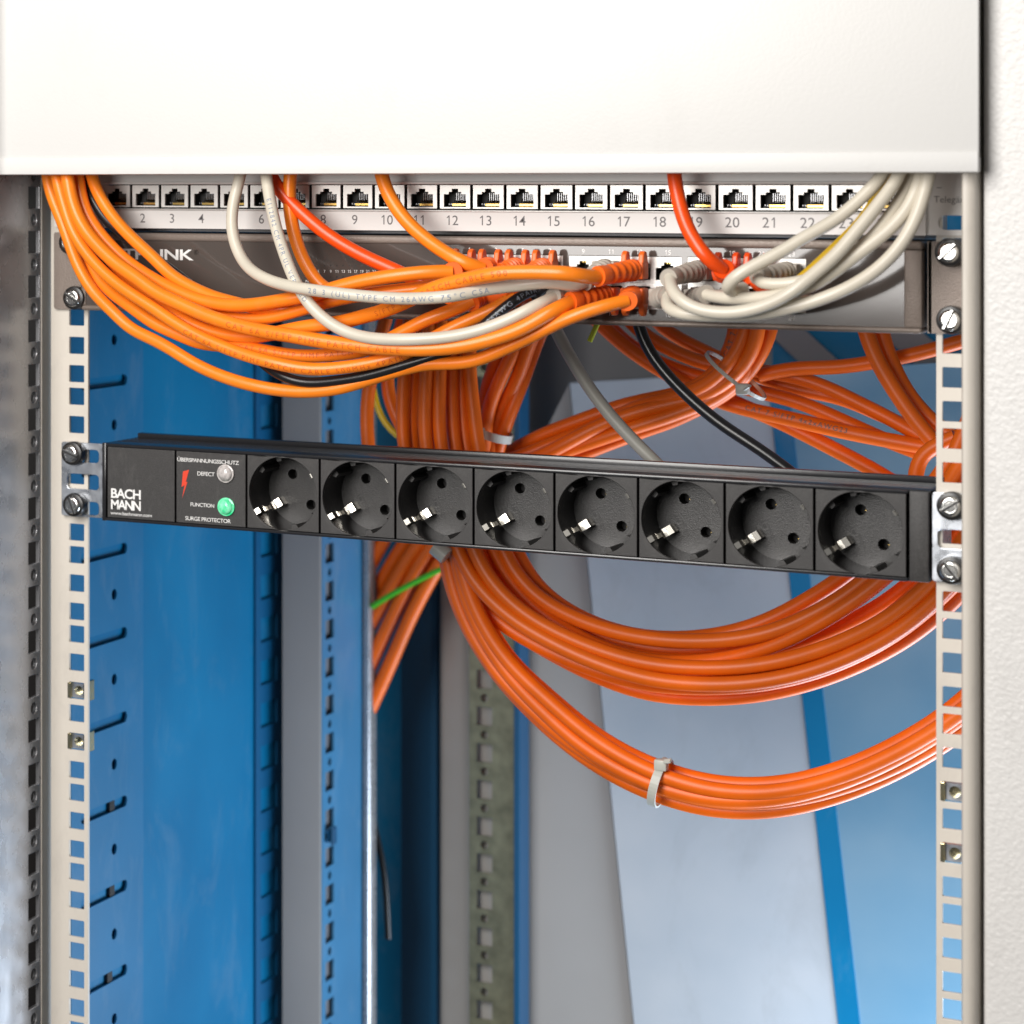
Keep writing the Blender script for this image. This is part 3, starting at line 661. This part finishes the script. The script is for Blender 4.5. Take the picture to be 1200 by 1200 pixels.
cable('orange patch cable printed PIMF PATCH CABLE, passing above the off-white one to a plug', [(66, 120, -22), (78, 205), (95, 255), (135, 310), (180, 350), (213, 374, -42), (240, 387), (267, 393), (295, 395), (330, 389), (347, 385), (373, 381), (400, 378), (425, 371, -46), (445, 366), (465, 358), (485, 349), (505, 339, -58), (530, 331), (557, 325), (583, 320, -62), (610, 319), (640, 319), (673, 321, -58), (700, 324, -44)], -24, 3.65, O, 13, PO,
      texts=[('S/FTP PIMF PATCH CABLE 500', 2.8, 272, -.05, 1.5)], tm=M['oprint'])
cable('salmon orange patch cable below the printed sweep, ending in the lower port row', [(60, 120, -20), (74, 205), (86, 260), (104, 306), (112, 322), (125, 338), (140, 350), (153, 359), (180, 379, -40), (207, 391), (233, 402), (273, 406), (300, 409), (320, 413, -44), (347, 417), (373, 417), (400, 415), (427, 411), (450, 401), (470, 390), (503, 373, -42), (530, 364), (552, 355, -36)], -22, 3.4, O, 4, PO,
      texts=[('CAT 6A S/FTP PIMF PATCH', 2.6, 205, .1, 1.5)], tm=M['oprint'])
cable('red-orange patch cable crossing ports seven to ten above the switch', [(296, 120, -24), (307, 175), (317, 207), (332, 228), (355, 251), (385, 276), (420, 297), (450, 311), (475, 322, -28), (500, 334), (525, 345, -30)], -24, 3.6, RO, 2, PO)
cable('orange patch cable dropping straight past port seven then under the off-white cable', [(352, 110, -22), (344, 170), (340, 207), (339, 237), (343, 267), (352, 297), (364, 320), (378, 338, -30), (410, 347), (450, 344), (500, 346), (550, 342, -28), (575, 346, -24)], -22, 3.5, O, 8, PO, guard=False)
cable('orange patch cable dropping past port eleven to a top-row plug', [(436, 110, -22), (442, 170), (447, 206), (457, 232), (475, 258), (500, 281), (525, 298), (548, 310, -36), (566, 315, -32)], -22, 3.6, O, 3, PO)
cable('red-orange patch cable dropping between ports eighteen and nineteen', [(784, 110, -22), (788, 170), (790, 206), (794, 230), (802, 260), (815, 285), (829, 303, -36), (848, 315, -30)], -22, 3.5, RO, 19, RO)
cable('red-orange patch cable nearly hidden behind the off-white plugs', [(1068, 120, -12), (1060, 180, -14), (1054, 206, -14), (1040, 226), (1022, 249), (1002, 273), (980, 299), (957, 319), (935, 337, -28), (914, 347, -32), (896, 343, -34), (884, 332, -26)], -12, 2.9, RO, 21, RO)
cable('off-white patch cable looping past port five, printed TYPE CM 26AWG', [(290, 110, -24), (286, 165), (282, 206), (275, 230), (271, 260), (275, 285), (287, 310, -46), (307, 325), (337, 335), (375, 341, -64), (425, 347), (475, 350), (530, 347, -64), (570, 339, -54), (610, 334, -48), (650, 330, -46), (684, 331, -36)], -26, 3.1, CR, 11, PW, guard=False,
      texts=[('28 3 (UL) TYPE CM 26AWG 75°C CSA', 2.7, 145, -.15, 1.5)], tm=M['bprint'])
cable('off-white patch cable passing port six steeply and diving under the other off-white one', [(304, 110, -26), (308, 165), (312, 206), (316, 232), (323, 265), (333, 297), (345, 328, -56), (358, 351), (375, 370), (400, 387), (430, 396), (475, 398, -62), (525, 395), (560, 388), (600, 373), (627, 359, -50), (648, 348, -40)], -28, 3.1, CR, 10, PW, guard=False,
      texts=[('E112842 CM 4PR UL VERIFIED', 2.4, 60, -.2, 1.4)], tm=M['bprint'])
cable('thin black patch cable drooping beneath the orange sweep, printed 4PAIRS', [(90, 120, -18), (95, 180), (97, 206), (100, 217), (110, 236), (122, 256), (147, 276), (171, 294), (196, 313), (220, 331), (250, 362, -34), (285, 400), (310, 428), (325, 438, -48), (340, 445), (360, 449), (387, 447), (427, 441), (453, 434), (480, 426, -46), (507, 418), (530, 410), (552, 394, -44), (575, 374), (597, 356, -42), (615, 344), (632, 336, -30)], -18, 2.7, M['black'], 8+2-2, M['black'], guard=False,
      texts=[('26AWG 4PAIRS 6', 2.4, 330, 0, 1.4)], tm=M['gprint'])
# off-white cables at the other end of the switch
cable('off-white patch cable rising highest across port twenty-two', [(872, 338, -40), (852, 342, -50), (848, 336, -56), (857, 326, -58), (875, 316), (900, 303), (920, 293), (942, 278), (960, 269), (980, 257), (1000, 241), (1020, 222), (1034, 206, -34), (1046, 180, -30), (1060, 120, -30)], -40, 3.05, CR)
cable('off-white patch cable bending out of a ribbed plug and swinging up past port twenty-three', [(1068, 120, -32), (1060, 180, -34), (1054, 206, -36), (1040, 226), (1022, 249), (1002, 273), (980, 299), (957, 319), (935, 337, -60), (910, 353), (881, 363), (857, 367), (834, 366), (811, 361), (794, 350, -58), (786, 337), (783, 326, -46)], -32, 3.05, CR, 17, PW, guard=False)
cable('off-white patch cable hanging lowest over the switch edge beside the white cover', [(1100, 120, -30), (1092, 180, -32), (1088, 206, -34), (1082, 230), (1072, 259), (1056, 287), (1034, 311), (1008, 330), (978, 345, -52), (942, 357), (912, 364), (890, 368), (850, 370), (815, 369), (788, 366, -52), (779, 361), (779, 353), (786, 345, -40)], -30, 3.05, CR, 16, PW, guard=False)
cable('off-white patch cable crossing in the middle of its bunch, from the lower row', [(1092, 120, -28), (1084, 180, -30), (1079, 206, -32), (1074, 226), (1060, 250), (1038, 273), (1010, 294), (985, 313), (968, 326), (945, 338, -52), (915, 346), (880, 350), (845, 349), (828, 345, -40)], -28, 3.05, CR, 18, PW, guard=False)
cable('thin off-white patch cable behind its bunch, curling out of the last top plug', [(1078, 120, -24), (1072, 180, -26), (1068, 210, -28), (1056, 231), (1044, 251), (1028, 272), (1000, 298), (972, 318), (948, 328, -50), (918, 333), (893, 333), (884, 329, -48), (887, 323, -42)], -24, 2.8, CR, 23, PW, guard=False)
cable('off-white patch cable glimpsed below the ribbed plug in the lower row', [(960, 352, -30), (930, 354, -44), (900, 352, -46), (870, 348, -42), (862, 345, -36)], -30, 2.9, CR, 20, PW, guard=False)
cable('yellow patch cable mostly hidden behind the off-white bunch', [(1058, 120, -18), (1048, 180, -20), (1039, 212, -22), (1026, 234), (1012, 257), (985, 284), (960, 308), (945, 322), (925, 338, -26), (915, 346, -22)], -18, 2.5, M['yellow'], 24, M['yellow'], guard=False)

ORD = 'first second third fourth fifth sixth seventh eighth ninth tenth'.split()
# ------------------------------------------------------------------ installation cables behind
def strand(label, pts, y0, r=3.9, m=None, group=None, jit=0, cat='cable', name='network_cable', texts=()):
    P = px(pts, y0)
    if jit: P = [p+Vector((rnd.uniform(-jit, jit), rnd.uniform(-jit, jit), rnd.uniform(-jit, jit))) for p in P]
    path = smooth_path(catmull(P, 4), 8)
    o = mk(name, [tube(path, r, 14)], m or M['orange2'], None, smooth=True, org=P[0])
    if texts: mk('jacket_print', [wrap_text(path, a, h, st, r, space=1.3, tilt=.2) for a, h, st in texts], M['dprint'], o)
    return tag(o, label, cat, group)
def lerp2(A, B, t):                         # strand lying between two edge paths of a bundle
    n = 16
    def res(P):
        Q = [Vector((p[0], p[1], 0)) for p in P]; L = [0]
        for i in range(1, len(Q)): L.append(L[-1]+(Q[i]-Q[i-1]).length)
        out = []
        for k in range(n):
            d = L[-1]*k/(n-1); i = max(j for j in range(len(L)) if L[j] <= d+1e-6); i = min(i, len(Q)-2)
            out.append(Q[i].lerp(Q[i+1], (d-L[i])/(L[i+1]-L[i])))
        return out
    a, b = res(A), res(B)
    return [tuple(p.lerp(q, t)[:2]) for p, q in zip(a, b)]
def bundle(A, B, ts, y, label, group, r=3.9, ydir=None, jit=.5, m=None):
    for i, t in enumerate(ts):
        tt = [min(1, max(0, t+rnd.uniform(-.05, .05)))]*16
        ph = rnd.uniform(0, 6); fr = rnd.uniform(.35, .6)
        L = [lerp2(A, B, min(1, max(0, t+.10*math.sin(ph+fr*k))))[k] for k in range(16)]
        P = [(u+rnd.uniform(-.8, .8), v+rnd.uniform(-.8, .8), y+(ydir[i] if ydir else 0)+4*math.sin(ph*2+fr*k)) for k, (u, v) in enumerate(L)]
        strand(label % ORD[i], P, y, r, m, group, jit, texts=[('CAT 7 S/FTP', 3.0, 162)] if i == 0 and 'tied loop' in label else ())
# vertical bundle between switch and strip
for i, (a, b, c, d) in enumerate(((478, 474, 472, 476), (488, 485, 482, 486), (500, 500, 498, 502), (514, 515, 514, 519), (528, 529, 530, 536), (539, 540, 542, 549), (549, 550, 555, 563))):
    strand(f'orange network cable, {ORD[i]} strand of the upright bundle counted from the blue post', [(a+6, 330), (a+2, 380), (b, 436), (c, 480), (d-3, 522), (d+6, 560), (d+16, 590)], (112, 118, 108, 112, 122, 128, 124)[i], 3.9, None, 'strands of the upright orange bundle')
strand('orange network cable hanging apart from the upright bundle, nearest the blue post', [(462, 340), (447, 390), (437, 430), (430, 470), (431, 520), (438, 570)], 150, 4.0)
strand('dark orange network cable curling beside the upright bundle', [(480, 340), (468, 390), (455, 425), (452, 452), (460, 480), (476, 510), (490, 540)], 160, 3.9)
# slanting bundle with the clear tie
bundle([(630, 330), (590, 400), (573, 445), (562, 485), (560, 515), (556, 560)], [(672, 330), (640, 392), (618, 440), (598, 480), (588, 510), (580, 560)], (.08, .36, .64, .92), 150, 'orange network cable, %s strand of the slanting bundle held by a clear tie', 'strands of the slanting orange bundle', 4.0, [6, 0, 2, 8])
# bundle rising to the tied loop under the switch
bundle([(560, 540), (594, 533), (630, 511), (670, 494), (715, 475), (742, 466), (780, 463), (812, 455), (838, 436), (858, 408), (864, 380), (864, 330)], [(600, 560), (660, 541), (710, 522), (745, 508), (790, 492), (835, 475), (868, 455), (892, 428), (906, 400), (910, 330)], (.05, .3, .52, .76, .97), 170, 'orange network cable, %s strand from the top of the tied loop under the switch', 'strands of the tied orange loop', 4.1, [10, 0, -4, 0, 8])
g4 = 'orange cables fanning out under the switch towards the far rail'
strand('orange network cable from under the switch, topmost in the fan towards the rail', [(715, 345), (745, 385), (790, 412), (840, 430), (890, 434), (925, 440), (960, 450), (1010, 474), (1050, 494), (1084, 514), (1120, 535)], 200, 4.0, None, g4)
strand('orange network cable in the fan that runs second below its topmost cable', [(692, 350), (720, 390), (770, 424), (820, 442), (870, 454), (905, 463), (940, 472), (980, 490), (1012, 504), (1040, 517), (1075, 530)], 205, 4.0, None, g4)
strand('orange network cable in the fan bending flat towards the small loop', [(690, 366), (730, 404), (785, 440), (850, 473), (900, 485), (940, 494), (980, 504), (1030, 514), (1080, 523), (1125, 530)], 196, 4.2, None, g4, texts=[('CAT 7 S/FTP 4x2xAWG23', 2.8, 105)])
strand('orange network cable lowest in the fan, running down behind the strip', [(820, 452), (870, 476), (905, 490), (940, 507), (990, 533), (1030, 554), (1070, 580)], 210, 4.2, None, g4)
strand('orange network cable in the fan above the gap that shows the blue panel', [(745, 345), (775, 384), (815, 406), (855, 425), (895, 444), (940, 458), (985, 466), (1040, 490), (1080, 505), (1120, 512)], 215, 3.8, None, g4)
strand('red-orange network cable crossing level below the switch towards the rail', [(890, 440), (930, 431), (980, 431), (1020, 425), (1060, 418), (1100, 408), (1140, 396)], 190, 4.0, M['orange2'])
strand('orange network cable dropping from the switch and crossing the level cable', [(1006, 350), (1014, 388), (1028, 424), (1050, 460), (1070, 490), (1092, 516), (1120, 545)], 165, 4.3, M['orange2'])
strand('orange network cable dropping beside its twin and bending behind the rail', [(1026, 350), (1032, 388), (1041, 418), (1056, 450), (1072, 474), (1096, 498), (1130, 520)], 175, 4.2, M['orange2'])
strand('short orange network cable curving down in a small loop beside the rail', [(1072, 590), (1072, 560), (1073, 543), (1081, 528), (1097, 521), (1120, 512)], 150, 4.0, M['orange2'])
strand('orange network cable seen through the rail holes above the strip', [(1096, 600), (1104, 566), (1115, 540), (1130, 505), (1140, 480)], 140, 4.0, M['orange2'])
# the two loops below the strip
U_ = [(590, 560), (594, 615), (606, 650), (637, 694), (675, 719), (712, 735), (750, 745), (800, 748), (850, 744), (900, 730), (940, 709), (975, 688), (1010, 660), (1040, 625), (1085, 575), (1115, 535)]
L_ = [(505, 560), (512, 615), (522, 655), (547, 697), (585, 730), (625, 755), (665, 777), (710, 795), (760, 810), (820, 816), (880, 815), (940, 805), (1000, 785), (1060, 755), (1110, 716), (1150, 672), (1200, 610), (1230, 550)]
for i, t in enumerate((0, .13, .24, .36, .47, .58, .69, .80, .90, 1)):
    w = rnd.uniform(0, 6); fq = rnd.uniform(.35, .6)
    P = [lerp2(U_, L_, min(1, max(0, t+(.065 if 0 < i < 9 else .012)*math.sin(w+fq*k))))[k] for k in range(16)]
    P = [(u+2.0*math.sin(w+k*.9), v+2.6*math.sin(w*2+k*.7), 118+(16, 0, 26, 4, 18, -8, 8, -10, 6, 16)[i]+4*math.sin(w+k*.6)) for k, (u, v) in enumerate(P)]
    lab = {0: 'orange network cable along the inner edge of the upper loop below the strip', 9: 'orange network cable along the outer edge of the upper loop below the strip'}.get(i, f'orange network cable, {ORD[i]} strand in from the inner edge of the upper loop')
    strand(lab, P, 118, 4.2, None, 'strands of the upper orange loop')
LC = [(533, 560), (530, 620), (533, 655), (545, 700), (566, 748), (588, 779), (606, 798), (625, 818), (650, 842), (675, 863), (700, 881), (725, 895), (750, 908), (770, 916), (815, 930), (860, 936), (907, 934), (953, 926), (1000, 911), (1047, 890), (1093, 862), (1127, 842), (1165, 808), (1210, 755), (1255, 690), (1290, 610)]
LU, LL = [], []
for i, (u, v) in enumerate(LC):
    a, b = LC[max(i-1, 0)], LC[min(i+1, len(LC)-1)]; d = Vector((b[0]-a[0], b[1]-a[1])).normalized(); h = 15 if 5 < i else 12
    LU.append((u+d.y*h, v-d.x*h)); LL.append((u-d.y*h, v+d.x*h))
for i, t in enumerate((0, .28, .55, .8, 1)):
    lab = {0: 'orange network cable along the inner edge of the lowest loop', 4: 'orange network cable along the outer edge of the lowest loop'}.get(i, f'orange network cable, {ORD[i]} strand from the inner edge of the lowest loop')
    q_ = [lerp2(LU, LL, min(1, max(0, t+(.10 if 0 < i < 4 else .02)*math.sin(i*2.3+k*.5))))[k] for k in range(16)]
    P = [(u, v+1.2*math.sin(i*2+k*.8), 112+(14, 0, 2, 6, 10)[i]) for k, (u, v) in enumerate(q_)]
    strand(lab, P, 112, 4.2, None, 'strands of the lowest orange loop')
# shaded bundle in the far corner
for i, P in enumerate(([(530, 590), (488, 642), (460, 686), (430, 740)], [(545, 590), (502, 646), (476, 690), (450, 744), (425, 800)], [(550, 605), (506, 676), (480, 726), (456, 782), (425, 850)], [(500, 600), (470, 642), (444, 686), (415, 730)], [(470, 600), (446, 640), (420, 690)], [(560, 600), (515, 655), (490, 700), (465, 760), (430, 835)])):
    strand(f'shaded orange network cable behind the blue post, {("upper middle", "lower middle", "lowest", "upper", "topmost", "hindmost")[i]} strand of its slanting bundle', P, 385+rnd.uniform(-6, 6), 4.6, M['orange2'], 'strands of the shaded bundle behind the post')
strand('pale grey cable slanting down from the switch to the strip', [(636, 345), (644, 372), (654, 393), (670, 422), (690, 454), (714, 486), (740, 514), (766, 540), (800, 572)], 92, 3.4, M['greyc'])
strand('black power cable curving down from the switch behind the strip', [(742, 350), (747, 384), (757, 407), (774, 431), (800, 459), (830, 486), (850, 501), (890, 526), (920, 548), (960, 580)], 74, 3.1, M['black'])
strand('green earth wire crossing the shaded bundle below the strip', [(436, 711), (450, 701), (465, 693), (490, 680), (514, 668), (545, 655)], 372, 1.9, M['greenw'], cat='wire', name='earth_wire')
strand('short yellow-green wire end below the switch edge', [(703, 372), (699, 383), (694, 392), (691, 400)], 46, 1.4, mat('yellow_green_wire', (.55, .62, .03), .4), cat='wire', name='wire')
strand('thin yellow wire behind the upright orange bundle', [(437, 455), (441, 478), (449, 498), (462, 510), (480, 520)], 215, 2.0, M['yellow'], cat='wire', name='wire')
strand('thin black cable low beside the lip of the blue post', [(432, 935), (438, 967), (446, 998), (452, 1040), (455, 1100)], 400, 2.2, M['black'])

# ------------------------------------------------------------------ ties
def ring_tie(label, c, d, ra, rb, w, head_ang, m=M['tie']):
    """strap round a bundle at point c, bundle running along d"""
    d = Vector(d).normalized(); a = Vector((0, 1, 0)); a = (a-d*a.dot(d)).normalized(); b = d.cross(a)
    o = empty('cable_tie', c, label, 'cable tie', 'nylon ties round the orange bundles')
    n = 40; v, f = [], []
    for k in range(n):
        t = 2*math.pi*k/n; e = a*math.cos(t)*ra+b*math.sin(t)*rb; nn = (a*math.cos(t)/ra+b*math.sin(t)/rb).normalized()
        for s_, h in ((-w, 0), (w, 0), (w, 1.1), (-w, 1.1)): v.append(tuple(Vector(c)+e+nn*h+d*s_))
    for k in range(n):
        j = (k+1) % n
        for q in range(4): f.append((4*k+q, 4*k+(q+1) % 4, 4*j+(q+1) % 4, 4*j+q))
    mk('strap', [(v, f)], m, o)
    t = head_ang; e = a*math.cos(t)*(ra+2)+b*math.sin(t)*(rb+2); hc = Vector(c)+e
    mk('head', [rbox(hc.x-3.4, hc.x+3.4, hc.y-2.8, hc.y+2.8, hc.z-3, hc.z+3, 1.0)], m, o, smooth=True)
    ed = (a*math.cos(t)+b*math.sin(t)).normalized()
    mk('tail', [tube([hc, hc+ed*4+d*2, hc+ed*6+d*5], 1.5, 6, .5)], m, o)
    return o
dirp = lambda p, q: Vector(q)-Vector(p)
ring_tie('white nylon tie round the lowest orange loop', at(774, 917, 117), dirp(at(755, 909, 117), at(795, 924, 117)), 13, 12.5, 2.2, R(125))
ring_tie('clear nylon tie round the slanting bundle above the strip', at(577, 508, 153), dirp(at(592, 470, 153), at(570, 545, 153)), 11, 10.5, 2.4, R(200))
ring_tie('white nylon tie with knotted end round the loop under the switch', at(862, 440, 168), dirp(at(845, 455, 168), at(878, 415, 168)), 15, 19, 1.0, R(208))
tag(mk('tape_wrap', [tube([at(510, 640, 104), at(524, 652, 104)], 5.2, 12)], M['tie'], None, smooth=True, org=at(517, 646, 104)), 'scrap of white tape on a cable at the lower edge of the socket strip', 'tape')
